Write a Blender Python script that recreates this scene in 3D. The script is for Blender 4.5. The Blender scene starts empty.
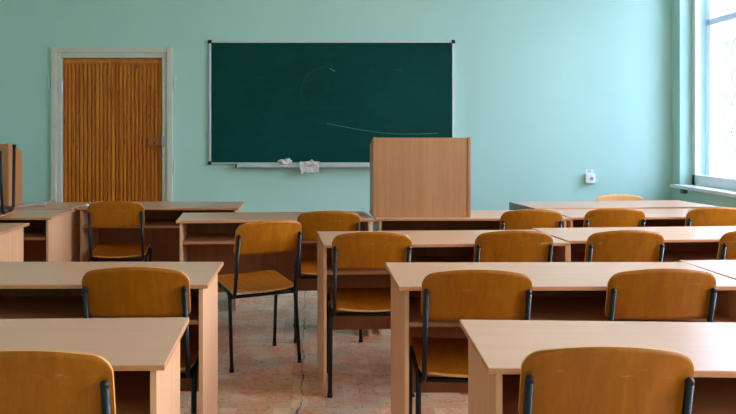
import bpy, bmesh, math, random
from mathutils import Vector, Matrix
random.seed(7)
PI = math.pi
R = math.radians
S = bpy.context.scene
C = S.collection

# ------------------------------------------------------------------ materials
def lin(c):
    c /= 255.0
    return c / 12.92 if c <= 0.04045 else ((c + 0.055) / 1.055) ** 2.4

def rgb(r, g, b):
    return (lin(r), lin(g), lin(b), 1.0)

class NT:
    def __init__(self, name):
        self.m = bpy.data.materials.new(name)
        self.m.use_nodes = True
        self.t = self.m.node_tree
        self.t.nodes.clear()
        self.out = self.n('ShaderNodeOutputMaterial')
        self.b = self.n('ShaderNodeBsdfPrincipled')
        self.l(self.b.outputs[0], self.out.inputs[0])

    def n(self, t, **kw):
        x = self.t.nodes.new(t)
        for k, v in kw.items():
            setattr(x, k, v)
        return x

    def l(self, a, b):
        self.t.links.new(a, b)

    def put(self, sock, v):
        if isinstance(v, bpy.types.NodeSocket):
            self.l(v, sock)
        else:
            sock.default_value = v

    def math(self, op, a, b=0.0, c=None):
        x = self.n('ShaderNodeMath', operation=op)
        self.put(x.inputs[0], a)
        self.put(x.inputs[1], b)
        if c is not None:
            self.put(x.inputs[2], c)
        return x.outputs[0]

    def mix(self, f, a, b, blend='MIX'):
        x = self.n('ShaderNodeMix', data_type='RGBA', blend_type=blend)
        self.put(x.inputs['Factor'], f)
        self.put(x.inputs[6], a)
        self.put(x.inputs[7], b)
        return x.outputs[2]

    def ramp(self, f, *stops):
        x = self.n('ShaderNodeValToRGB')
        e = x.color_ramp.elements
        while len(e) < len(stops):
            e.new(0.5)
        for i, (p, c) in enumerate(stops):
            e[i].position = p
            e[i].color = c if not isinstance(c, (int, float)) else (c, c, c, 1)
        self.put(x.inputs[0], f)
        return x.outputs[0]

    def coords(self, scale=(1, 1, 1), rand=True, world=False):
        if world:
            v = self.n('ShaderNodeNewGeometry').outputs['Position']
        else:
            v = self.n('ShaderNodeTexCoord').outputs['Object']
        if rand:
            oi = self.n('ShaderNodeObjectInfo')
            r = self.math('MULTIPLY', oi.outputs['Random'], 37.0)
            a = self.n('ShaderNodeVectorMath', operation='ADD')
            self.l(v, a.inputs[0])
            self.l(r, a.inputs[1])
            v = a.outputs[0]
        mp = self.n('ShaderNodeMapping')
        mp.inputs['Scale'].default_value = scale
        self.l(v, mp.inputs['Vector'])
        return mp.outputs[0]

    def noise(self, vec, scale=5.0, detail=4.0, rough=0.55, dist=0.0):
        x = self.n('ShaderNodeTexNoise')
        self.l(vec, x.inputs['Vector'])
        x.inputs['Scale'].default_value = scale
        x.inputs['Detail'].default_value = detail
        x.inputs['Roughness'].default_value = rough
        x.inputs['Distortion'].default_value = dist
        return x.outputs['Fac']

    def bump(self, h, strength=0.1, dist=0.01):
        x = self.n('ShaderNodeBump')
        x.inputs['Strength'].default_value = strength
        x.inputs['Distance'].default_value = dist
        self.l(h, x.inputs['Height'])
        self.l(x.outputs[0], self.b.inputs['Normal'])

    def base(self, c, rough=0.5, spec=0.5, metal=0.0, coat=0.0, coat_r=0.1):
        self.put(self.b.inputs['Base Color'], c)
        self.put(self.b.inputs['Roughness'], rough)
        self.b.inputs['Specular IOR Level'].default_value = spec
        self.b.inputs['Metallic'].default_value = metal
        self.b.inputs['Coat Weight'].default_value = coat
        self.b.inputs['Coat Roughness'].default_value = coat_r
        return self.m

def plain(name, col, rough=0.5, spec=0.5, metal=0.0, mott=0.06, mscale=30.0):
    t = NT(name)
    f = t.noise(t.coords(), mscale, 3)
    d = tuple(max(0, x * (1 - 2 * mott)) for x in col[:3]) + (1,)
    b = tuple(min(1, x * (1 + mott)) for x in col[:3]) + (1,)
    return t.base(t.ramp(f, (0.3, d), (0.7, b)), rough, spec, metal)

def laminate(name, lo, hi, axis, rough=0.38, spec=0.5, fl=0.5, rv=0.03):
    """beech decor: long fine streaks along one axis with short dark flecks"""
    t = NT(name)
    sc = [26, 26, 26]
    sc[axis] = 0.9
    v = t.coords(tuple(sc))
    streak = t.noise(v, 1.0, 5, 0.6, 0.4)
    sc2 = [170, 170, 170]
    sc2[axis] = 9
    fleck = t.noise(t.coords(tuple(sc2)), 1.0, 2, 0.5)
    sc3 = [3.5, 3.5, 3.5]
    sc3[axis] = 0.35
    broad = t.noise(t.coords(tuple(sc3)), 1.0, 2, 0.5)
    c = t.ramp(streak, (0.3, lo), (0.7, hi))
    dk = tuple(x * 0.72 for x in lo[:3]) + (1,)
    c = t.mix(t.ramp(fleck, (0.58, 0.0), (0.75, fl)), c, dk)
    c = t.mix(t.math('MULTIPLY', broad, 0.3), c, lo)
    rr = t.ramp(streak, (0.2, rough - rv), (0.8, rough + rv))
    return t.base(c, rr, spec)

def plywood(name, lo, hi, axis, rough=0.4):
    t = NT(name)
    sc = [16, 16, 16]
    sc[axis] = 1.3
    grain = t.noise(t.coords(tuple(sc)), 1.0, 5, 0.6, 1.6)
    sc2 = [140, 140, 140]
    sc2[axis] = 7
    fine = t.noise(t.coords(tuple(sc2)), 1.0, 2)
    broad = t.noise(t.coords((5, 5, 5)), 1.0, 2)
    c = t.ramp(grain, (0.25, lo), (0.75, hi))
    dk = tuple(x * 0.6 for x in lo[:3]) + (1,)
    c = t.mix(t.ramp(fine, (0.56, 0.0), (0.8, 0.45)), c, dk)
    c = t.mix(t.math('MULTIPLY', broad, 0.35), c, lo)
    # pale horizontal rub marks where the backs knock against the desk edge
    scr = t.noise(t.coords((14, 14, 95)), 1.0, 4, 0.7)
    band = t.n('ShaderNodeTexCoord').outputs['Object']
    sep = t.n('ShaderNodeSeparateXYZ')
    t.l(band, sep.inputs[0])
    dz = t.math('ABSOLUTE', t.math('SUBTRACT', sep.outputs[2], 0.758))
    near = t.ramp(dz, (0.004, 1.0), (0.016, 0.0))
    m = t.math('MULTIPLY', t.ramp(scr, (0.6, 0.0), (0.72, 0.55)), near)
    c = t.mix(m, c, rgb(226, 190, 140))
    # scattered little dark dents
    vo = t.n('ShaderNodeTexVoronoi')
    t.l(t.coords((9, 9, 6)), vo.inputs['Vector'])
    vo.inputs['Scale'].default_value = 1.0
    c = t.mix(t.ramp(vo.outputs['Distance'], (0.0, 0.7), (0.055, 0.0)), c, rgb(84, 46, 14))
    return t.base(c, rough, 0.3, 0, 0.05, 0.25)

M = {}
TOPLO, TOPHI = rgb(200, 151, 118), rgb(209, 161, 128)
M['top'] = laminate('beech_laminate_top', TOPLO, TOPHI, 0, 0.31, 0.85, 0.12, 0.0)
M['edge'] = laminate('beech_edge_band', rgb(196, 124, 80), rgb(210, 144, 98), 0, 0.42)
M['side'] = laminate('beech_laminate_side', rgb(214, 156, 114), rgb(230, 176, 136), 2, 0.42)
M['shelf'] = laminate('shaded_laminate_shelf', rgb(166, 106, 66), rgb(186, 126, 84), 0, 0.45, 0.35)  # laminate darkened to deepen the shade inside the compartments
M['inner'] = laminate('shaded_laminate_panel', rgb(146, 88, 50), rgb(166, 106, 64), 2, 0.45, 0.35)  # brown board, its colour lowered for the shade under the desks
M['lectern'] = laminate('beech_laminate_lectern', rgb(176, 116, 74), rgb(194, 136, 92), 2, 0.42)
M['ply'] = plywood('varnished_plywood_back', rgb(148, 78, 0), rgb(182, 108, 8), 2)
M['plyseat'] = plywood('varnished_plywood_seat', rgb(158, 78, 4), rgb(186, 108, 20), 1)
M['plylit'] = plywood('lit_plywood_back', rgb(226, 160, 92), rgb(240, 184, 120), 2)
M['plyedge'] = plain('plywood_edge', rgb(222, 160, 84), 0.5)
M['tube'] = plain('black_painted_tube', rgb(14, 15, 21), 0.38, 0.4)
M['cap'] = plain('black_plastic', rgb(11, 12, 15), 0.45, 0.4)
M['chip'] = plain('screw_cap', rgb(226, 190, 160), 0.5)
M['white'] = plain('white_gloss_paint', rgb(232, 234, 234), 0.4, mott=0.03, mscale=9)
M['cream'] = plain('door_frame_paint', rgb(212, 208, 194), 0.45, mott=0.03, mscale=8)
M['alu'] = plain('aluminium', rgb(208, 212, 214), 0.35, 0.5, 0.5, mott=0.03)
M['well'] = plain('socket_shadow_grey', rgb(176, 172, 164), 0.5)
M['bracket'] = plain('painted_bracket', rgb(84, 120, 108), 0.5)
M['plastic'] = plain('socket_plastic', rgb(240, 240, 242), 0.35, mott=0.01)
M['greyend'] = plain('grey_end_board', rgb(150, 160, 168), 0.5)
M['steel'] = plain('galvanised_steel', rgb(176, 178, 178), 0.4, 0.5, 0.6)
M['dark'] = plain('dark_hole', rgb(18, 12, 10), 0.8)
M['lock'] = plain('brown_lock_case', rgb(164, 92, 40), 0.5)
M['grille'] = plain('white_painted_grille', rgb(236, 238, 242), 0.5)
M['chalk'] = plain('chalk', rgb(128, 166, 157), 0.9)
M['chalkfaint'] = plain('faint_chalk', rgb(34, 92, 83), 0.9)
M['paper'] = plain('paper', rgb(214, 198, 190), 0.7, mott=0.08, mscale=14)
M['ink'] = plain('blue_ink', rgb(70, 92, 150), 0.6)
M['shade_block'] = plain('grey_shade_block', rgb(120, 118, 112), 0.9)
M['ceil'] = plain('ceiling_white', rgb(236, 236, 232), 0.8, mott=0.02)

def wall_mat():
    t = NT('mint_wall_paint')
    v = t.coords((1, 1, 1), rand=False, world=True)
    a = t.noise(v, 1.1, 3)
    b = t.noise(v, 45, 3)
    d = t.noise(v, 160, 2)
    c = t.ramp(a, (0.3, rgb(178, 217, 205)), (0.7, rgb(183, 221, 210)))
    c = t.mix(t.ramp(b, (0.62, 0.0), (0.8, 0.25)), c, rgb(166, 203, 192))
    t.bump(t.math('ADD', b, t.math('MULTIPLY', d, 0.6)), 0.12, 0.004)
    return t.base(c, 0.5, 0.4)
M['wall'] = wall_mat()

def pine_mat():
    t = NT('varnished_pine_boards')
    tc = t.n('ShaderNodeTexCoord').outputs['Object']
    sep = t.n('ShaderNodeSeparateXYZ')
    t.l(tc, sep.inputs[0])
    k = t.math('FLOOR', t.math('DIVIDE', sep.outputs[0], 0.03696))
    wn = t.n('ShaderNodeTexWhiteNoise', noise_dimensions='1D')
    t.l(k, wn.inputs['W'])
    cb = t.n('ShaderNodeCombineXYZ')
    t.l(t.math('MULTIPLY', sep.outputs[0], 34.0), cb.inputs[0])
    t.l(t.math('MULTIPLY', wn.outputs[0], 90.0), cb.inputs[1])
    t.l(t.math('MULTIPLY', sep.outputs[2], 2.2), cb.inputs[2])
    g = t.noise(cb.outputs[0], 1.0, 3, 0.5, 0.5)
    c = t.ramp(g, (0.3, rgb(184, 94, 12)), (0.7, rgb(226, 138, 40)))
    c = t.mix(t.math('MULTIPLY', wn.outputs[0], 0.6), c, rgb(168, 86, 24))
    vo = t.n('ShaderNodeTexVoronoi')
    cb2 = t.n('ShaderNodeCombineXYZ')
    t.l(t.math('MULTIPLY', sep.outputs[0], 16.0), cb2.inputs[0])
    t.l(t.math('MULTIPLY', wn.outputs[0], 40.0), cb2.inputs[1])
    t.l(t.math('MULTIPLY', sep.outputs[2], 5.0), cb2.inputs[2])
    t.l(cb2.outputs[0], vo.inputs['Vector'])
    vo.inputs['Scale'].default_value = 1.0
    c = t.mix(t.ramp(vo.outputs['Distance'], (0.05, 0.85), (0.14, 0.0)), c, rgb(58, 26, 10))
    return t.base(c, 0.38, 0.4)
M['pine'] = pine_mat()

def board_mat():
    t = NT('green_chalkboard')
    v = t.coords((1, 1, 1), rand=False)
    a = t.noise(v, 1.6, 4, 0.6, 0.6)
    s = t.noise(t.coords((5, 5, 26), rand=False), 1.0, 4, 0.65, 0.8)
    c = t.ramp(a, (0.3, rgb(0, 58, 50)), (0.7, rgb(2, 68, 60)))
    c = t.mix(t.ramp(s, (0.5, 0.0), (0.85, 0.12)), c, rgb(60, 110, 100))
    return t.base(c, 0.6, 0.12)
M['board'] = board_mat()

def floor_mat():
    """worn basket-weave block parquet with a crack running along the aisle"""
    t = NT('worn_parquet')
    pos = t.n('ShaderNodeNewGeometry').outputs['Position']
    sep = t.n('ShaderNodeSeparateXYZ')
    t.l(pos, sep.inputs[0])
    x, y = sep.outputs[0], sep.outputs[1]
    T = 0.42
    px = t.math('DIVIDE', t.math('ADD', x, 40.0), T)
    py = t.math('DIVIDE', t.math('ADD', y, 40.13), T)
    ix, iy = t.math('FLOOR', px), t.math('FLOOR', py)
    fx, fy = t.math('FRACT', px), t.math('FRACT', py)
    par = t.math('MODULO', t.math('ADD', ix, iy), 2.0)
    # strips run along x where par = 0, along y where par = 1
    s0 = t.math('MULTIPLY', t.math('ADD', t.math('MULTIPLY', fy, t.math('SUBTRACT', 1.0, par)), t.math('MULTIPLY', fx, par)), 5.0)
    si = t.math('FLOOR', s0)
    sf = t.math('FRACT', s0)
    e = t.math('MINIMUM', sf, t.math('SUBTRACT', 1.0, sf))
    ex = t.math('MINIMUM', fx, t.math('SUBTRACT', 1.0, fx))
    ey = t.math('MINIMUM', fy, t.math('SUBTRACT', 1.0, fy))
    e2 = t.math('MULTIPLY', t.math('MINIMUM', ex, ey), 5.0)
    gap = t.ramp(t.math('MINIMUM', e, e2), (0.0, 1.0), (0.035, 0.0))
    cb = t.n('ShaderNodeCombineXYZ')
    t.l(t.math('ADD', t.math('MULTIPLY', ix, 7.31), si), cb.inputs[0])
    t.l(iy, cb.inputs[1])
    wn = t.n('ShaderNodeTexWhiteNoise', noise_dimensions='3D')
    t.l(cb.outputs[0], wn.inputs['Vector'])
    v = t.coords((1, 1, 1), rand=False, world=True)
    wear = t.noise(v, 2.2, 5, 0.65, 0.3)
    fine = t.noise(v, 26, 4, 0.65)
    grit = t.noise(v, 110, 3, 0.6)
    c = t.mix(wn.outputs[0], rgb(204, 146, 108), rgb(240, 196, 160))
    c = t.mix(t.ramp(wear, (0.42, 0.0), (0.62, 0.8)), c, rgb(182, 164, 148))
    patch = t.math('MULTIPLY', t.ramp(t.noise(v, 5.0, 4, 0.7, 0.5), (0.46, 0.0), (0.56, 1.0)), t.ramp(fine, (0.38, 0.0), (0.6, 0.8)))
    c = t.mix(patch, c, rgb(206, 102, 44))
    c = t.mix(t.math('MULTIPLY', t.ramp(grit, (0.55, 0.0), (0.8, 1.0)), 0.12), c, rgb(88, 66, 54))
    c = t.mix(t.math('MULTIPLY', gap, 0.35), c, rgb(96, 62, 46))
    # crack
    wob = t.noise(v, 4.5, 5, 0.7)
    cx = t.math('ABSOLUTE', t.math('ADD', x, t.math('MULTIPLY', t.math('SUBTRACT', wob, 0.5), 0.09), None))
    cx = t.math('ABSOLUTE', t.math('ADD', t.math('ADD', x, 0.055), t.math('MULTIPLY', t.math('SUBTRACT', wob, 0.5), 0.09)))
    wid = t.math('MULTIPLY', t.ramp(t.noise(v, 3.1, 2), (0.35, 0.15), (0.62, 1.0)), 0.0055)
    cr = t.math('LESS_THAN', cx, wid)
    c = t.mix(t.math('MULTIPLY', cr, 0.85), c, rgb(34, 24, 22))
    rr = t.ramp(fine, (0.3, 0.22), (0.7, 0.42))
    t.bump(t.math('SUBTRACT', t.math('MULTIPLY', fine, 0.3), t.math('ADD', gap, cr)), 0.15, 0.003)
    return t.base(c, rr, 0.5)
M['floor'] = floor_mat()

def rag_mat():
    t = NT('chalky_rag')
    a = t.noise(t.coords((1, 1, 1)), 24, 3)
    c = t.ramp(a, (0.35, rgb(176, 158, 132)), (0.5, rgb(206, 204, 202)), (0.75, rgb(228, 228, 232)))
    t.bump(t.noise(t.coords((1, 1, 1)), 160, 3), 0.4, 0.004)
    return t.base(c, 0.9, 0.1)
M['rag'] = rag_mat()

def glass_mat(name, tint, glare=0.0):
    t = NT(name)
    tr = t.n('ShaderNodeBsdfTransparent')
    tr.inputs[0].default_value = tint
    gl = t.n('ShaderNodeBsdfGlossy')
    gl.inputs['Roughness'].default_value = 0.02
    fr = t.n('ShaderNodeFresnel')
    fr.inputs[0].default_value = 1.45
    mx = t.n('ShaderNodeMixShader')
    gm = t.n('ShaderNodeNewGeometry')
    t.l(t.math('MULTIPLY', fr.outputs[0], t.math('SUBTRACT', 1.0, gm.outputs['Backfacing'])), mx.inputs[0])
    t.l(tr.outputs[0], mx.inputs[1])
    t.l(gl.outputs[0], mx.inputs[2])
    if glare:                                            # pale translucent film imitating the glare at the window
        tl = t.n('ShaderNodeBsdfTranslucent')
        tl.inputs[0].default_value = (.9, .95, 1, 1)
        m2 = t.n('ShaderNodeMixShader')
        m2.inputs[0].default_value = glare
        t.l(mx.outputs[0], m2.inputs[1])
        t.l(tl.outputs[0], m2.inputs[2])
        mx = m2
    t.l(mx.outputs[0], t.out.inputs[0])
    return t.m
M['glass'] = glass_mat('window_glass', (0.95, 0.97, 0.98, 1))
M['glareglass'] = glass_mat('bluish_glare_glass', (0.87, 0.90, 0.95, 1), 0.012)  # bluish tint added to dim and cool this window's daylight; film imitates glare

# ------------------------------------------------------------------ mesh helpers
def bx(bm, x0, x1, y0, y1, z0, z1, bev=0.0, mi=0, side_mi=None):
    """axis-aligned box; side_mi gives the four upright faces another slot"""
    vs = [bm.verts.new(p) for p in ((x0, y0, z0), (x1, y0, z0), (x1, y1, z0), (x0, y1, z0),
                                    (x0, y0, z1), (x1, y0, z1), (x1, y1, z1), (x0, y1, z1))]
    fs = []
    for k, idx in enumerate(((0, 3, 2, 1), (4, 5, 6, 7), (0, 1, 5, 4), (1, 2, 6, 5), (2, 3, 7, 6), (3, 0, 4, 7))):
        f = bm.faces.new([vs[i] for i in idx])
        f.material_index = mi if (k < 2 or side_mi is None) else side_mi
        fs.append(f)
    if bev:
        es = list({e for f in fs for e in f.edges})
        bmesh.ops.bevel(bm, geom=es, offset=bev, segments=2, profile=0.5, affect='EDGES', clamp_overlap=True)

def fillet(pts, r, n=6):
    pts = [Vector(p) for p in pts]
    out = [pts[0]]
    for i in range(1, len(pts) - 1):
        a, b, c = pts[i - 1], pts[i], pts[i + 1]
        u, w = (a - b), (c - b)
        rr = min(r, u.length * 0.49, w.length * 0.49)
        p, q = b + u.normalized() * rr, b + w.normalized() * rr
        for k in range(n + 1):
            s = k / n
            out.append(p * (1 - s) ** 2 + b * 2 * s * (1 - s) + q * s * s)
    out.append(pts[-1])
    return out

def tube(bm, path, r, seg=10, mi=0, cap=True):
    path = [Vector(p) for p in path]
    t0 = (path[1] - path[0]).normalized()
    up = Vector((0, 0, 1)) if abs(t0.z) < 0.9 else Vector((0, 1, 0))
    nrm = t0.cross(up).normalized()
    rings = []
    for i, p in enumerate(path):
        if i == 0:
            t = t0
        elif i == len(path) - 1:
            t = (path[i] - path[i - 1]).normalized()
        else:
            t = ((path[i + 1] - p).normalized() + (p - path[i - 1]).normalized()).normalized()
        nrm = (nrm - t * nrm.dot(t)).normalized()
        b = t.cross(nrm)
        rings.append([bm.verts.new(p + (nrm * math.cos(a) + b * math.sin(a)) * r)
                      for a in (2 * PI * k / seg for k in range(seg))])
    for a, b in zip(rings, rings[1:]):
        for k in range(seg):
            f = bm.faces.new((a[k], a[(k + 1) % seg], b[(k + 1) % seg], b[k]))
            f.smooth = True
            f.material_index = mi
    if cap:
        for ring in (rings[0][::-1], rings[-1]):
            f = bm.faces.new(ring)
            f.material_index = mi

def sheet(bm, nu, nv, top, bot, mi=0, emi=0):
    """closed plate between two point functions of grid indices"""
    A = [[bm.verts.new(top(i, j)) for j in range(nv)] for i in range(nu)]
    B = [[bm.verts.new(bot(i, j)) for j in range(nv)] for i in range(nu)]
    for i in range(nu - 1):
        for j in range(nv - 1):
            for q in ((A[i][j], A[i + 1][j], A[i + 1][j + 1], A[i][j + 1]), (B[i][j], B[i][j + 1], B[i + 1][j + 1], B[i + 1][j])):
                f = bm.faces.new(q)
                f.smooth = True
                f.material_index = mi
    def strip(a, b):
        for k in range(len(a) - 1):
            f = bm.faces.new((a[k], b[k], b[k + 1], a[k + 1]))
            f.material_index = emi
    strip([A[i][0] for i in range(nu)], [B[i][0] for i in range(nu)])
    strip([A[i][-1] for i in range(nu)][::-1], [B[i][-1] for i in range(nu)][::-1])
    strip(A[0][::-1], B[0][::-1])
    strip(A[-1], B[-1])

def obj(name, bm, mats, parent=None, kind=None):
    bmesh.ops.recalc_face_normals(bm, faces=bm.faces[:])
    me = bpy.data.meshes.new(name)
    bm.to_mesh(me)
    bm.free()
    for m in (mats if isinstance(mats, (list, tuple)) else [mats]):
        me.materials.append(M[m])
    o = bpy.data.objects.new(name, me)
    C.objects.link(o)
    if parent is not None:
        o.parent = parent
    if kind:
        o['kind'] = kind
    return o

def box_obj(name, dims, mats, parent=None, bev=0.0, kind=None, side=None):
    bm = bmesh.new()
    bx(bm, *dims, bev=bev, side_mi=side)
    return obj(name, bm, mats, parent, kind)

def tag(o, label, cat, group=None):
    o['label'] = label
    o['category'] = cat
    if group:
        o['group'] = group
    return o

def thing(name, label, cat, loc=(0, 0, 0), rz=0.0, group=None):
    o = bpy.data.objects.new(name, None)
    o.empty_display_size = 0.1
    C.objects.link(o)
    o.location = loc
    o.rotation_euler = (0, 0, rz)
    return tag(o, label, cat, group)

def copy_tree(o, parent=None):
    c = o.copy()
    C.objects.link(c)
    if parent is not None:
        c.parent = parent
    for ch in list(o.children):
        copy_tree(ch, c)
    return c

# ------------------------------------------------------------------ the room (camera at the origin, looking along +y)
YW, XR, XL, YB, ZC = 7.0, 3.36, -3.9, -2.6, 3.6
WT = 0.31
box_obj('floor', (XL - .2, XR + WT, YB - .2, YW + .2, -0.12, 0), 'floor', kind='structure')
box_obj('ceiling', (XL - .2, XR + WT, YB - .2, YW + .2, ZC, ZC + .12), 'ceil', kind='structure')
box_obj('wall_left', (XL - .2, XL, YB, YW, 0, ZC), 'wall', kind='structure')
box_obj('wall_back', (XL - .2, XR + WT, YB - .2, YB, 0, ZC), 'wall', kind='structure')

DX0, DX1, DZ = -2.335, -1.395, 1.995         # door opening
bm = bmesh.new()
bx(bm, XL - .2, DX0 - .02, YW, YW + .2, 0, ZC)
bx(bm, DX1 + .02, XR + WT, YW, YW + .2, 0, ZC)
bx(bm, DX0 - .02, DX1 + .02, YW, YW + .2, DZ + .02, ZC)
bx(bm, DX0 - .02, DX1 + .02, YW + .16, YW + .2, 0, DZ + .02)
obj('wall_front', bm, 'wall', kind='structure')

WZ0, WZ1 = 0.80, 3.25
WIN = [(5.05, 6.85), (2.55, 4.65), (0.05, 2.15), (-2.45, -0.35)]
bm = bmesh.new()
bx(bm, XR, XR + WT, YB, YW, 0, WZ0)
bx(bm, XR, XR + WT, YB, YW, WZ1, ZC)
ys = [YW] + [v for a, b in WIN for v in (b, a)] + [YB]
for a, b in zip(ys[0::2], ys[1::2]):
    bx(bm, XR, XR + WT, b, a, WZ0, WZ1)
obj('wall_right', bm, 'wall', kind='structure')
box_obj('wall_unseen_shade_block', (XR + WT + .3, 9.5, YB - 1.6, YB - .6, 0, 9), 'shade_block', kind='structure')  # unseen block added outside to keep daylight off the window corner
box_obj('baseboard_front', (DX1 + .12, XR, YW - .02, YW, 0, .08), 'cream', bev=.004, kind='structure')

def window(n, y0, y1):
    w = bpy.data.objects.new('window_%d' % n, None)
    C.objects.link(w)
    w['kind'] = 'structure'
    xi, xo = XR + 0.11, XR + 0.24
    bm = bmesh.new()                                   # inner frame
    fw = 0.055
    for (a, b, c, d) in ((y0, y1, WZ0, WZ0 + .115), (y0, y1, WZ1 - .06, WZ1),
                         (y0, y0 + fw, WZ0, WZ1), (y1 - fw, y1, WZ0, WZ1), ((y0 + y1) / 2 - .04, (y0 + y1) / 2 + .04, WZ0, WZ1)):
        bx(bm, xi, xi + .05, a, b, c, d, bev=.004)
    f = obj('window_frame', bm, 'white', w)
    ym = (y0 + y1) / 2
    for a, b in ((y0 + fw, ym - .04), (ym + .04, y1 - fw)):
        box_obj('inner_pane', (xi + .022, xi + .026, a, b, WZ0 + .115, WZ1 - .06), 'glareglass' if n == 1 else 'glass', f)
    bm = bmesh.new()                                   # outer sash with its transom
    fo = 0.06
    for (a, b, c, d) in ((y0, y1, WZ0, WZ0 + .10), (y0, y1, WZ1 - .06, WZ1), (y0, y1, 2.27, 2.325),
                         (y0, y0 + fo, WZ0, WZ1), (y1 - fo, y1, WZ0, WZ1), (ym - .05, ym + .05, WZ0, WZ1)):
        bx(bm, xo, xo + .05, a, b, c, d, bev=.004)
    so = obj('outer_sash', bm, 'white', w)
    for a, b in ((y0 + fo, ym - .05), (ym + .05, y1 - fo)):
        for c, d in ((WZ0 + .10, 2.27), (2.325, WZ1 - .06)):
            box_obj('outer_pane', (xo + .022, xo + .026, a, b, c, d), 'glareglass' if n == 1 else 'glass', so)
    bm = bmesh.new()
    bx(bm, XR - .05, xi + .01, y0 - .14, y1 + .06 if n > 1 else y1 + .09, WZ0 - .012, WZ0 + .020, bev=.006)
    sl = obj('window_sill', bm, 'white', w)
    for yb in (y1 - .12, y0 + .2):
        box_obj('sill_bracket', (XR - .045, XR + .002, yb - .02, yb + .02, WZ0 - .05, WZ0 - .011), 'bracket', sl)
    if n == 1:                                         # burglar bars outside: bent rods forming long lozenges
        bm = bmesh.new()
        xg = XR + 0.34
        for k in range(15):
            yc = y0 + .04 + k * (y1 - y0 - .08) / 14
            sgn = 1 if k % 2 else -1
            pts = []
            nz = 20
            for q in range(nz + 1):
                z = WZ0 + .02 + q * (WZ1 - WZ0 - .04) / nz
                pts.append((xg, yc + sgn * (.045 if q % 2 else -.045), z))
            tube(bm, pts, .014, 6)
        for z in (1.15, 1.62, 2.1):
            tube(bm, [(xg + .008, y0, z), (xg + .008, y1, z)], .010, 6)
        obj('window_grille', bm, 'grille', w)
    # daylight portal: guides the sampling of the sky, gives off no light
    ld = bpy.data.lights.new('sky_portal', 'AREA')
    ld.shape = 'RECTANGLE'
    ld.size, ld.size_y = (WZ1 - WZ0), (y1 - y0)
    ld.cycles.is_portal = True
    lo = bpy.data.objects.new('sky_portal', ld)
    C.objects.link(lo)
    lo.location = (XR + WT + .02, ym, (WZ0 + WZ1) / 2)
    lo.rotation_euler = (0, R(90), 0)
for i, (a, b) in enumerate(WIN):
    window(i + 1, a, b)

# ------------------------------------------------------------------ door
door = bpy.data.objects.new('door_1', None)
C.objects.link(door)
door['kind'] = 'structure'
bm = bmesh.new()
def casing(o0, o1, y):                                 # one step of the moulded casing
    bx(bm, DX0 - o1, DX0 - o0, y, YW + .02, 0, DZ + o1, bev=.004)
    bx(bm, DX1 + o0, DX1 + o1, y, YW + .02, 0, DZ + o1, bev=.004)
    bx(bm, DX0 - o0, DX1 + o0, y, YW + .02, DZ + o0, DZ + o1, bev=.004)
casing(0.0, 0.055, YW - .012)
casing(0.045, 0.095, YW - .030)
for x0, x1 in ((DX0 - .018, DX0 + .004), (DX1 - .004, DX1 + .018)):
    bx(bm, x0, x1, YW - .005, YW + .10, 0, DZ)
bx(bm, DX0, DX1, YW - .005, YW + .10, DZ - .004, DZ + .018)
obj('door_frame', bm, 'cream', door)

bm = bmesh.new()                                       # leaf of narrow grooved boards
yl = YW + .022
bx(bm, DX0 + .006, DX1 - .006, yl + .016, yl + .05, .01, DZ - .008)
bx(bm, DX0 + .006, DX1 - .006, yl - .006, yl + .02, DZ - .055, DZ - .008, bev=.003)
nb = 25
w = (DX1 - DX0 - .016) / nb
for k in range(nb):
    x0 = DX0 + .008 + k * w
    g = .0046 if k % 2 else .0018
    prof = [(x0 + g, yl + .018), (x0 + g, yl + .010), (x0 + g + .006, yl), (x0 + w * .5, yl - .001), (x0 + w - g - .006, yl), (x0 + w - g, yl + .010), (x0 + w - g, yl + .018)]
    a = [bm.verts.new((x, y, .012)) for x, y in prof]
    b = [bm.verts.new((x, y, DZ - .055)) for x, y in prof]
    for i in range(len(prof) - 1):
        bm.faces.new((a[i], a[i + 1], b[i + 1], b[i]))
leaf = obj('door_leaf', bm, 'pine', door)
zl = 1.31 - (141.5 - 131) / 107.2
bm = bmesh.new()
bx(bm, DX1 - .128, DX1 - .006, yl - .03, yl + .002, zl - .042, zl + .042, bev=.004)
lk = obj('lock_case', bm, 'lock', leaf)
bm = bmesh.new()
tube(bm, [(DX1 - .078, yl - .0315, zl - .010), (DX1 - .078, yl - .029, zl - .010)], .009, 12)
bx(bm, DX1 - .082, DX1 - .074, yl - .0312, yl - .029, zl - .034, zl - .010)
obj('keyhole', bm, 'dark', lk)
box_obj('strike_box', (DX1 - .004, DX1 + .028, YW - .026, YW - .008, zl - .044, zl + .048), 'steel', door, bev=.002)
for z in (1.31 + (131 - 88) / 107, .55):
    bm = bmesh.new()
    tube(bm, [(DX0 + .004, YW - .016, z - .065), (DX0 + .004, YW - .016, z + .065)], .011, 10)
    bx(bm, DX0 - .02, DX0 + .004, YW - .014, YW - .008, z - .05, z + .05)
    obj('hinge', bm, 'white', door)

def wall_hook(x, z0, z1, lean, label):
    bm = bmesh.new()
    bx(bm, x - .008, x + .008, YW - .006, YW, z0, z1, bev=.002)
    tube(bm, fillet([(x, YW - .003, z0 + .02), (x, YW - .03, z0 + .02), (x + lean, YW - .045, z1)], .02), .0055, 8)
    o = obj('wall_hook', bm, 'wallhook')
    tag(o, label, 'hook', 'painted hooks beside the door frame')
M['wallhook'] = plain('painted_hook', rgb(190, 216, 204), 0.5)
wall_hook(DX1 + .112, 1.69, 1.81, .022, 'small pale painted hook right of the door frame, near its top')
wall_hook(DX1 + .108, .90, 1.04, .018, 'small pale painted hook right of the door frame, below lock height')
wall_hook(DX0 - .108, 1.67, 1.815, -.004, 'small pale painted hook on the left of the door frame')

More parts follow.
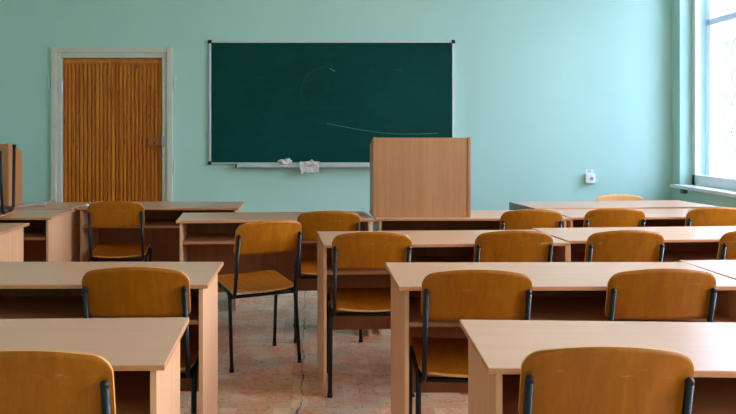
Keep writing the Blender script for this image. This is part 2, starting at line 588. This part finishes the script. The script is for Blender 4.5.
# ------------------------------------------------------------------ chalkboard
BX0, BX1, BZ0, BZ1 = -.958, 1.322, 1.005, 2.148
board = thing('chalkboard', 'large green chalkboard with a thin aluminium frame and faint chalk strokes', 'chalkboard', ((BX0 + BX1) / 2, YW, 0))
hw = (BX1 - BX0) / 2
box_obj('writing_surface', (-hw + .012, hw - .012, -.024, -.004, BZ0 + .006, BZ1 - .012), 'board', board)
bm = bmesh.new()
for d in ((-hw, hw, -.03, 0, BZ1 - .018, BZ1), (-hw, hw, -.03, 0, BZ0, BZ0 + .012), (-hw, -hw + .02, -.03, 0, BZ0, BZ1), (hw - .02, hw, -.03, 0, BZ0, BZ1)):
    bx(bm, *d, bev=.003)
obj('board_frame', bm, 'alu', board)
for x in (-hw, hw):
    for z in (BZ0, BZ1):
        bm = bmesh.new()
        cx, cz = x - math.copysign(.008, x), z + (.008 if z == BZ0 else -.008)
        bx(bm, cx - .017, cx + .017, -.034, 0, cz - .017, cz + .017, bev=.006)
        obj('corner_cap', bm, 'cap', board)
bm = bmesh.new()
tx0, tx1 = (237 - 312) / 107.8 - (BX0 + BX1) / 2, 1.0
bx(bm, tx0, tx1, -.095, -.028, BZ0 - .028, BZ0 - .016, bev=.003)
bx(bm, tx0, tx1, -.098, -.090, BZ0 - .030, BZ0 - .009, bev=.003)
bx(bm, tx0, tx1, -.034, -.028, BZ0 - .028, BZ0 + .004)
tray = obj('chalk_tray', bm, 'alu', board)
box_obj('end_cap', (tx0 - .012, tx0 + .004, -.10, -.028, BZ0 - .032, BZ0 + .0), 'cap', tray, bev=.003)
def bp(px, py):
    s = 750 / (YW - .024)
    return ((px - 312) / s - (BX0 + BX1) / 2, -.0242, 1.31 - (py - 131) / s)
def chalk(pts, r, m):
    bm = bmesh.new()
    tube(bm, [bp(*p) for p in pts], r, 6)
    obj('chalk_stroke', bm, m, board)
chalk([(327, 123.5), (345, 127), (362, 130), (380, 132.6), (398, 134), (418, 134), (438, 133.2)], .0013, 'chalk')
chalk([(330, 68.3), (335, 71.5)], .0022, 'chalk')
chalk([(325, 67), (318, 68), (311, 72), (305, 78), (302, 86), (301, 94), (303, 101), (308, 108)], .0016, 'chalkfaint')
chalk([(395, 69.5), (402, 70)], .0022, 'chalkfaint')

# two wiping rags
s0 = 750 / (YW - .062)
def rag_pos(px):
    return (px - 312) / s0
bm = bmesh.new()
bmesh.ops.create_icosphere(bm, subdivisions=4, radius=1.0)
rn = random.Random(3)
ph = [rn.uniform(0, 6) for _ in range(12)]
for v in bm.verts:
    p = v.co.copy()
    w1 = 1 + .16 * math.sin(6 * p.x + 3 * p.z + ph[0]) + .12 * math.sin(9 * p.y - 5 * p.x + ph[1]) + .08 * math.sin(14 * p.z + 8 * p.y + ph[2])
    v.co = Vector((p.x * .070 * w1, p.y * .026 * w1, max(p.z * .5 + .5, 0.0) * (.058 - .03 * max(0, -p.x)) * w1))
    v.co.y = max(-.030, min(.028, v.co.y))
for f in bm.faces:
    f.smooth = True
rag1 = obj('rag', bm, 'rag')
rag1.location = (rag_pos(283), YW - .062, BZ0 - .0155)
tag(rag1, 'crumpled off-white rag heaped on the chalk tray, the left one', 'rag', 'wiping rags on the chalk tray')

bm = bmesh.new()
n1, n2 = 26, 22
def rag2(i, j, off=0.0):
    u, v = i / (n1 - 1), j / (n2 - 1)
    x = (u - .5) * (.185 - .02 * v) + .006 * math.sin(9 * v)
    # over the lip of the tray, then down in front of it
    L = v * .17
    if L < .062:
        y, z = -.041 - L, .008 + .014 * math.sin(PI * L / .062) + (.024 if .45 < u < .72 else 0) * math.exp(-((L - .02) / .02) ** 2) * (1 - abs(u - .58) / .14)
    else:
        y, z = -.105 - .003 + .0015 * math.sin(11 * u) * min(1, (L - .062) / .04), .010 - (L - .062) * (.92 - .18 * u + .02 * math.sin(13 * u))
    z += .002 * math.sin(15 * u + 9 * v)
    return Vector((x, y - off * (1 if L >= .062 else 0), z + off * (1 if L < .062 else 0)))
sheet(bm, n1, n2, lambda i, j: rag2(i, j, .004), lambda i, j: rag2(i, j, 0))
rg = obj('rag', bm, 'rag')
rg.location = (rag_pos(309.5), YW, BZ0 - .002)
tag(rg, 'grubby white rag hanging over the lip of the chalk tray, the right one', 'rag', 'wiping rags on the chalk tray')

# ------------------------------------------------------------------ wall socket and its sticker
sx, sz, ss = (590.3 - 312) / 107.5, 1.31 - (178.5 - 131) / 107.5, .045
sock = thing('wall_socket', 'white square surface socket on the mint wall below a small label', 'socket', (sx, YW, sz))
bm = bmesh.new()
bx(bm, -ss, ss, -.038, 0, -ss, ss, bev=.006)
fp = obj('face_plate', bm, 'plastic', sock)
bm = bmesh.new()
tube(bm, [(0, -.0405, 0), (0, -.0375, 0)], .030, 24)
obj('socket_rim', bm, 'plastic', sock)
bm = bmesh.new()
tube(bm, [(.006, -.0412, 0), (.006, -.0405, 0)], .018, 20)
well = obj('socket_well', bm, 'well', sock)
bm = bmesh.new()
for dx in (-.004, .014):
    tube(bm, [(dx, -.0418, 0), (dx, -.0411, 0)], .0035, 8)
obj('pin_hole', bm, 'dark', well)
st = thing('socket_label', 'small white printed sticker on the wall just above the socket', 'sticker', (sx + .002, YW, sz + .068))
box_obj('sticker_sheet', (-.036, .036, -.0015, 0, -.014, .014), 'plastic', st)
bm = bmesh.new()
def blk(x0, x1, z0, z1):
    bx(bm, x0, x1, -.0021, -.0014, z0, z1)
for i, x in enumerate((-.019, -.008, .003)):           # three blurred figures: 2 2 0 and a dash
    blk(x, x + .008, .005, .008); blk(x, x + .008, -.008, -.005)
    if i < 2:
        blk(x, x + .008, -.0015, .0015); blk(x + .0055, x + .008, .0, .007); blk(x, x + .0025, -.007, 0)
    else:
        blk(x, x + .0025, -.008, .008); blk(x + .0055, x + .008, -.008, .008)
blk(.017, .024, -.004, -.001)
obj('printed_figures', bm, 'ink', st)

# ------------------------------------------------------------------ desks
H, TH, PT = .75, .016, .016
ZS = .615                                              # shelf height
def make_desk(name, label, X, Y, rz, L=1.25, D=.5, grp='two-seat pupil desks in the rows', h=H, cat='desk', flip=False, endmat=None, ov=.022):
    """front-left corner of the top at (X, Y); local x along the desk, y away from the pupil"""
    t = thing(name, label, cat, (X, Y, 0), rz, grp)
    bm = bmesh.new()
    bx(bm, 0, L, 0, D, h - TH, h, bev=.0025, side_mi=1)
    obj('tabletop', bm, ('top', 'edge'), t)
    za = h - TH
    for q, x in enumerate((ov, L - ov - PT)):
        bm = bmesh.new()
        y0, y1 = (.012, D - .04)
        if endmat and q == 0:
            x = -PT
            y0, y1 = 0, D
        bx(bm, x, x + PT, y0, y1, 0, h if endmat and q == 0 else za, bev=.0012)
        p = obj('side_panel', bm, endmat if (endmat and q == 0) else 'side', t)
        xo = x if q == 0 else x + PT
        dx = -.0012 if q == 0 else .0012
        for (yy, zz) in ((.05, ZS - .008), (D - .12, ZS - .008), (D - .055, .58), (D - .055, .30)):
            bm = bmesh.new()
            tube(bm, [(xo - dx, yy, zz), (xo + dx, yy, zz)], .0055, 10)
            obj('screw_cap', bm, 'chip', p)
    xa, xb = ov + PT, L - ov - PT
    if flip:
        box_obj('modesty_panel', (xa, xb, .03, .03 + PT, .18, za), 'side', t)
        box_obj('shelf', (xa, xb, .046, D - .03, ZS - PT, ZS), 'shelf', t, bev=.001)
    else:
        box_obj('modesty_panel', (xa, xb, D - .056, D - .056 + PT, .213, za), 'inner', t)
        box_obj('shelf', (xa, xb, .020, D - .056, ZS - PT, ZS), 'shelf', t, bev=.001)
    return t

make_desk('school_desk', 'beech laminate desk in the nearest row, right of the aisle', .417, 1.775, R(-2.6), D=.456, ov=.020)
make_desk('school_desk', 'beech laminate desk in the nearest row, left of the aisle', -.353 - 1.2492, 1.757, R(2), D=.456)
make_desk('school_desk', 'beech laminate desk in the second row, right of the aisle', .313, 2.70, R(0.4), 1.28)
make_desk('school_desk', 'beech laminate desk in the second row at the right edge of the photo', 1.615, 2.75, R(3))
make_desk('school_desk', 'beech laminate desk in the second row, left of the aisle', -.379 - 1.25, 2.735, R(0), D=.48, ov=.020)
make_desk('school_desk', 'beech laminate desk in the third row, just right of the aisle', .057, 3.685, R(3.5), 1.236, ov=0)
make_desk('school_desk', 'beech laminate desk in the third row on the window side', 1.307, 3.83, R(4.5), ov=.004)
make_desk('school_desk', 'beech laminate desk at the left edge of the photo, before the cluttered desk', -1.72 - 1.25, 4.07, R(0))
make_desk('school_desk', 'beech laminate desk with the turned, pulled-out chair before it, left of the lectern', -.848, 4.67, R(4.5), D=.47)
make_desk('school_desk', 'beech laminate desk carrying the tall box lectern, below the chalkboard', .408, 4.80, R(.5))
make_desk('school_desk', 'beech laminate desk before the wider grey-ended table, on the window side', 1.678, 4.87, R(2.5), ov=.006)
make_desk('school_desk', 'beech laminate desk bearing the upturned chair at the left edge', -2.34, 4.86, R(0), .65)
make_desk('school_desk', 'beech laminate desk at the far left carrying loose papers and the smaller box lectern', -1.735 - 1.2, 5.41, R(0), 1.2)
make_desk('school_desk', 'beech laminate desk standing in front of the wooden door', -1.715, 5.46, R(0), 1.18)
make_desk('teacher_table', 'wide pale table with a grey end board, farthest back beside the window', 1.625, 5.43, R(6), 1.40, .5, None, flip=True, cat='table', endmat='greyend')

# ------------------------------------------------------------------ lecterns (open at the teacher's side, sloping top)
def lectern(label, X, Y, z, w, hf, hb, dep, rz=0.0):
    t = thing('tabletop_lectern', label, 'lectern', (X, Y, z), rz, 'boxy tabletop lecterns')
    for x in (0, w - PT):
        bm = bmesh.new()
        a = [bm.verts.new(p) for p in ((x, 0, 0), (x, dep, 0), (x, dep, hb), (x, 0, hf))]
        b = [bm.verts.new((p.co.x + PT, p.co.y, p.co.z)) for p in a]
        bm.faces.new(a[::-1]); bm.faces.new(b)
        for i in range(4):
            bm.faces.new((a[i], a[(i + 1) % 4], b[(i + 1) % 4], b[i]))
        p = obj('side_panel', bm, 'lectern', t)
        xo = x if x == 0 else w
        for (yy, zz) in ((.03, hf - .06), (.09, hf - .065), (.03, .07)):
            bm = bmesh.new()
            tube(bm, [(xo - .001, yy, zz), (xo + .001, yy, zz)], .004, 8)
            obj('screw_hole', bm, 'dark', p)
    box_obj('front_panel', (PT, w - PT, .006, .006 + PT, 0, hf - .004), 'lectern', t, bev=.001)
    box_obj('inner_shelf', (PT, w - PT, .022, dep - .02, hb * .5, hb * .5 + PT), 'shelf', t)
    sl = (hf - hb) / dep
    bm = bmesh.new()
    pr = [(.022, hf - sl * .022 - .020), (dep, hb - .020), (dep, hb - .004), (.022, hf - sl * .022 - .004)]
    a = [bm.verts.new((PT, y, zz)) for y, zz in pr]
    b = [bm.verts.new((w - PT, y, zz)) for y, zz in pr]
    bm.faces.new(a[::-1]); bm.faces.new(b)
    for i in range(4):
        bm.faces.new((a[i], a[(i + 1) % 4], b[(i + 1) % 4], b[i]))
    obj('reading_board', bm, 'lectern', t)
    return t
lectern('tall pinkish beech box lectern standing below the right end of the chalkboard', .398, 4.86, H + .0005, .630, .520, .465, .30)
lectern('beech box lectern at the left edge of the photo, behind the upturned chair', -2.225 - .62, 5.50, H + .0005, .62, .468, .405, .26)

# papers, chalk
pp = thing('paper_sheets', 'loose curled sheets of paper lying beside the left lectern', 'paper', (-2.10, 5.64, H), R(6))
for k, (dx, dy, a, cu) in enumerate(((.0, 0, .1, .006), (.03, .02, -.2, .018))):
    bm = bmesh.new()
    ca, sa = math.cos(a), math.sin(a)
    def pf(i, j, off, dx=dx, dy=dy, cu=cu, k=k):
        u, v = i / 9 - .5, j / 9 - .5
        x, y = u * .21, v * .297 * .8
        z = .001 + k * .003 + cu * max(0, u + .1) ** 2 * 4 * (1 + .4 * math.sin(5 * v)) + .003 * math.sin(11 * u + 6 * v) ** 2
        return Vector((dx + x * ca - y * sa, dy + x * sa + y * ca, z + off))
    sheet(bm, 10, 10, lambda i, j: pf(i, j, .001), lambda i, j: pf(i, j, 0))
    obj('sheet', bm, 'paper', pp)
bm = bmesh.new()
bmesh.ops.create_icosphere(bm, subdivisions=2, radius=.014)
for v in bm.verts:
    v.co = Vector((v.co.x * 1.2, v.co.y, v.co.z * .75)) * (1 + .15 * math.sin(200 * v.co.x + 120 * v.co.z))
ck = obj('chalk_lump', bm, 'plastic')
ck.location = (-1.655, 5.52, H + .010)
tag(ck, 'small white lump of chalk on the corner of the desk by the door', 'chalk')

# ------------------------------------------------------------------ chairs
TR = .0105
BW, BZT, BZB = .389, .8245, .634
def make_chair():
    t = thing('school_chair', '', 'chair', group='plywood school chairs')
    # backrest: moulded plywood, leaning back, arched top, rounded corners
    bm = bmesh.new()
    us = [math.sin(PI / 2 * k / 14) for k in range(-14, 15)]
    nv = 12
    hw2 = BW / 2
    lean = .075 / .33
    def bk(i, j, off):
        u = us[i]
        x = u * hw2
        def rc(r):
            q = abs(x) - (hw2 - r)
            return r - math.sqrt(max(0, r * r - q * q)) if q > 0 else 0
        zt = BZT - .024 * u * u - rc(.040)
        zb = BZB + rc(.022)
        z = zb + (zt - zb) * j / (nv - 1)
        y = -.012 - lean * (z - .41) + TR + .006 + .020 * (u * u - .75)
        return Vector((x, y + off, z))
    sheet(bm, len(us), nv, lambda i, j: bk(i, j, -.0045), lambda i, j: bk(i, j, .0045), 0, 1)
    obj('backrest', bm, ('ply', 'plyedge'), t)
    # seat
    bm = bmesh.new()
    sw, y0, y1 = .385, -.012, .365
    vs = [0.5 + .5 * math.sin(PI / 2 * k / 9) for k in range(-9, 10)]
    def stt(i, j, off):
        u, v = us[i], vs[j]
        yy = y0 + (y1 - y0) * v
        # rounded corners by narrowing the width near the two ends
        r = .05
        q = max(0, (y0 + r) - yy, yy - (y1 - r))
        wdt = sw / 2 - (r - math.sqrt(max(0, r * r - q * q)))
        x = u * wdt
        z = .428 + .036 * v - .009 * (1 - u * u) * (1 - .6 * v) - .022 * max(0, v - .8) ** 2 * 25 * .5
        return Vector((x, yy, z + off))
    sheet(bm, len(us), len(vs), lambda i, j: stt(i, j, .005), lambda i, j: stt(i, j, -.005), 0, 1)
    obj('seat', bm, ('plyseat', 'plyedge'), t)
    zr = .418
    for s in (-1, 1):
        xr = s * .196
        bm = bmesh.new()
        tube(bm, fillet([(xr + s * .006, -.030, .006), (xr, .025, zr), (xr, .15, zr + .0105)], .045), TR, 12)
        lg = obj('leg', bm, 'tube', t)
        bm = bmesh.new()
        tube(bm, [(xr + s * .006, -.0305, 0), (xr + s * .006, -.028, .02)], TR + .0025, 12)
        obj('foot_cap', bm, 'cap', lg)
        bm = bmesh.new()
        tube(bm, fillet([(xr + s * .004, .345, .006), (xr, .300, zr + .023), (xr, .15, zr + .0105)], .05), TR, 12)
        lg = obj('leg', bm, 'tube', t)
        bm = bmesh.new()
        tube(bm, [(xr + s * .004, .345, 0), (xr + s * .004, .343, .02)], TR + .0025, 12)
        obj('foot_cap', bm, 'cap', lg)
        xu = s * (BW / 2 - .015)
        bm = bmesh.new()
        top = Vector((xu, -.012 - lean * (.741 - .41), .741))
        tube(bm, fillet([(xu, .10, .405), (xu, -.010, .396), tuple(top)], .03), TR * .95, 12)
        up = obj('back_upright', bm, 'tube', t)
        bm = bmesh.new()
        bmesh.ops.create_uvsphere(bm, u_segments=12, v_segments=8, radius=TR * 1.05)
        for v in bm.verts:
            v.co += top
        for f in bm.faces:
            f.smooth = True
        obj('end_cap', bm, 'cap', up)
    for y, zc in ((.020, .395), (.265, .424)):
        bm = bmesh.new()
        tube(bm, [(-.196, y, zc), (.196, y, zc)], TR * .95, 12)
        obj('crossbar', bm, 'tube', t)
    return t

chair0 = make_chair()
first = [True]
def chair(px, d, rz, label, z=0.0, rot=None, name='school_chair', X=None):
    """px: photo column of the middle of the back, d: depth of its top edge"""
    o = chair0 if first[0] else copy_tree(chair0)
    first[0] = False
    x = (px - 312) * d / 750 if X is None else X
    off = .105                                          # back's top edge lies this far behind the origin
    o.location = (x + (-math.sin(rz)) * off, d + math.cos(rz) * off, z)
    o.rotation_euler = rot if rot else (0, 0, rz)
    o['label'] = label
    return o
chair(612, 1.69, R(-2.6), 'plywood chair nearest the camera on the right, at the front-right desk')
chair(21, 1.66, R(1), 'plywood chair cut off by the bottom left corner of the photo')
chair(133.5, 2.68, R(0), 'plywood chair at the second-row desk left of the aisle')
chair(478.5, 2.63, R(-2), 'left plywood chair at the second-row desk right of the aisle, seat visible')
chair(666.5, 2.65, R(1), 'right plywood chair at the second-row desk right of the aisle')
chair(372.5, 3.62, R(1), 'plywood chair at the left end of the third-row desk, leg in the aisle')
chair(516, 3.67, R(2), 'plywood chair at the third-row desk right of the aisle, nearer the seam')
chair(628.5, 3.68, R(3), 'plywood chair at the third-row window-side desk, left seat')
chair(762, 3.72, R(3), 'plywood chair cut off by the right edge at the third-row window-side desk')
chair(533, 4.66, R(1), 'plywood chair at the lectern desk, right of the lectern')
chair(617, 4.74, R(2), 'plywood chair before the wide pale table, under the wall socket')
chair(719, 4.80, R(2), 'plywood chair cut off by the right edge below the window sill, farthest pupil row')
chair(329, 4.57, R(2), 'plywood chair tucked in at the desk left of the lectern')
chair(271.5, 4.09, R(25), 'plywood chair turned askew and pulled out into the open aisle')
chair(115, 5.20, R(6), 'plywood chair in front of the wooden door')
far = chair(618.5, 6.12, R(180), 'plywood chair facing the camera behind the wide pale table')
chair(0, 0, 0, 'upturned plywood chair with legs in the air on the left desk', name='school_chair', X=0)
up = [o for o in C.objects if o.get('label', '').startswith('upturned')][0]
up.location = (-2.192, 4.775, H + .4375)
up.rotation_euler = (R(-5.2), PI, R(8))
far.scale = (1, 1, .965)
for ch in far.children:                                 # backrest coloured paler to stand in for daylight and sheen on it
    if ch.name.startswith('backrest'):
        ch.data = ch.data.copy()
        ch.data.materials[0] = M['plylit']

# ------------------------------------------------------------------ daylight
W = bpy.data.worlds.new('overcast_sky')
S.world = W
W.use_nodes = True
nt = W.node_tree
nt.nodes.clear()
bg = nt.nodes.new('ShaderNodeBackground')
wo = nt.nodes.new('ShaderNodeOutputWorld')
tc = nt.nodes.new('ShaderNodeTexCoord')
sp = nt.nodes.new('ShaderNodeSeparateXYZ')
rp = nt.nodes.new('ShaderNodeValToRGB')
e = rp.color_ramp.elements
# overcast: dim ground and skyline, brightening towards the zenith
e[0].position, e[0].color = 0.0, (.22, .22, .21, 1)
e[1].position, e[1].color = 1.0, (1.10, 1.20, 1.40, 1)
for p_, c_ in ((.48, (.26, .26, .26, 1)), (.52, (.34, .35, .37, 1)), (.58, (.56, .59, .64, 1)), (.66, (.92, .98, 1.12, 1))):
    q = e.new(p_)
    q.color = c_
ma = nt.nodes.new('ShaderNodeMath'); ma.operation = 'MULTIPLY_ADD'
ma.inputs[1].default_value = .5; ma.inputs[2].default_value = .5
nt.links.new(tc.outputs['Generated'], sp.inputs[0])
nt.links.new(sp.outputs[2], ma.inputs[0])
nt.links.new(ma.outputs[0], rp.inputs[0])
nt.links.new(rp.outputs[0], bg.inputs[0])
nt.links.new(bg.outputs[0], wo.inputs[0])
bg.inputs[1].default_value = 20.6

# ------------------------------------------------------------------ camera
cd = bpy.data.cameras.new('camera')
cd.sensor_width = 36
cd.lens = 36 * 750 / 736
cd.shift_x = 56 / 736
cd.shift_y = -76 / 736
cd.clip_start = .02
cam = bpy.data.objects.new('camera', cd)
C.objects.link(cam)
cam.location = (0, 0, 1.31)
cam.rotation_euler = (R(90), 0, 0)
S.camera = cam

S.view_settings.view_transform = 'Standard'
S.view_settings.look = 'None'
S.view_settings.gamma = 1
S.view_settings.use_curve_mapping = False
S.view_settings.exposure = 0.0
S.cycles.use_denoising = True
S.cycles.max_bounces = 10
S.cycles.diffuse_bounces = 6
S.cycles.transparent_max_bounces = 12
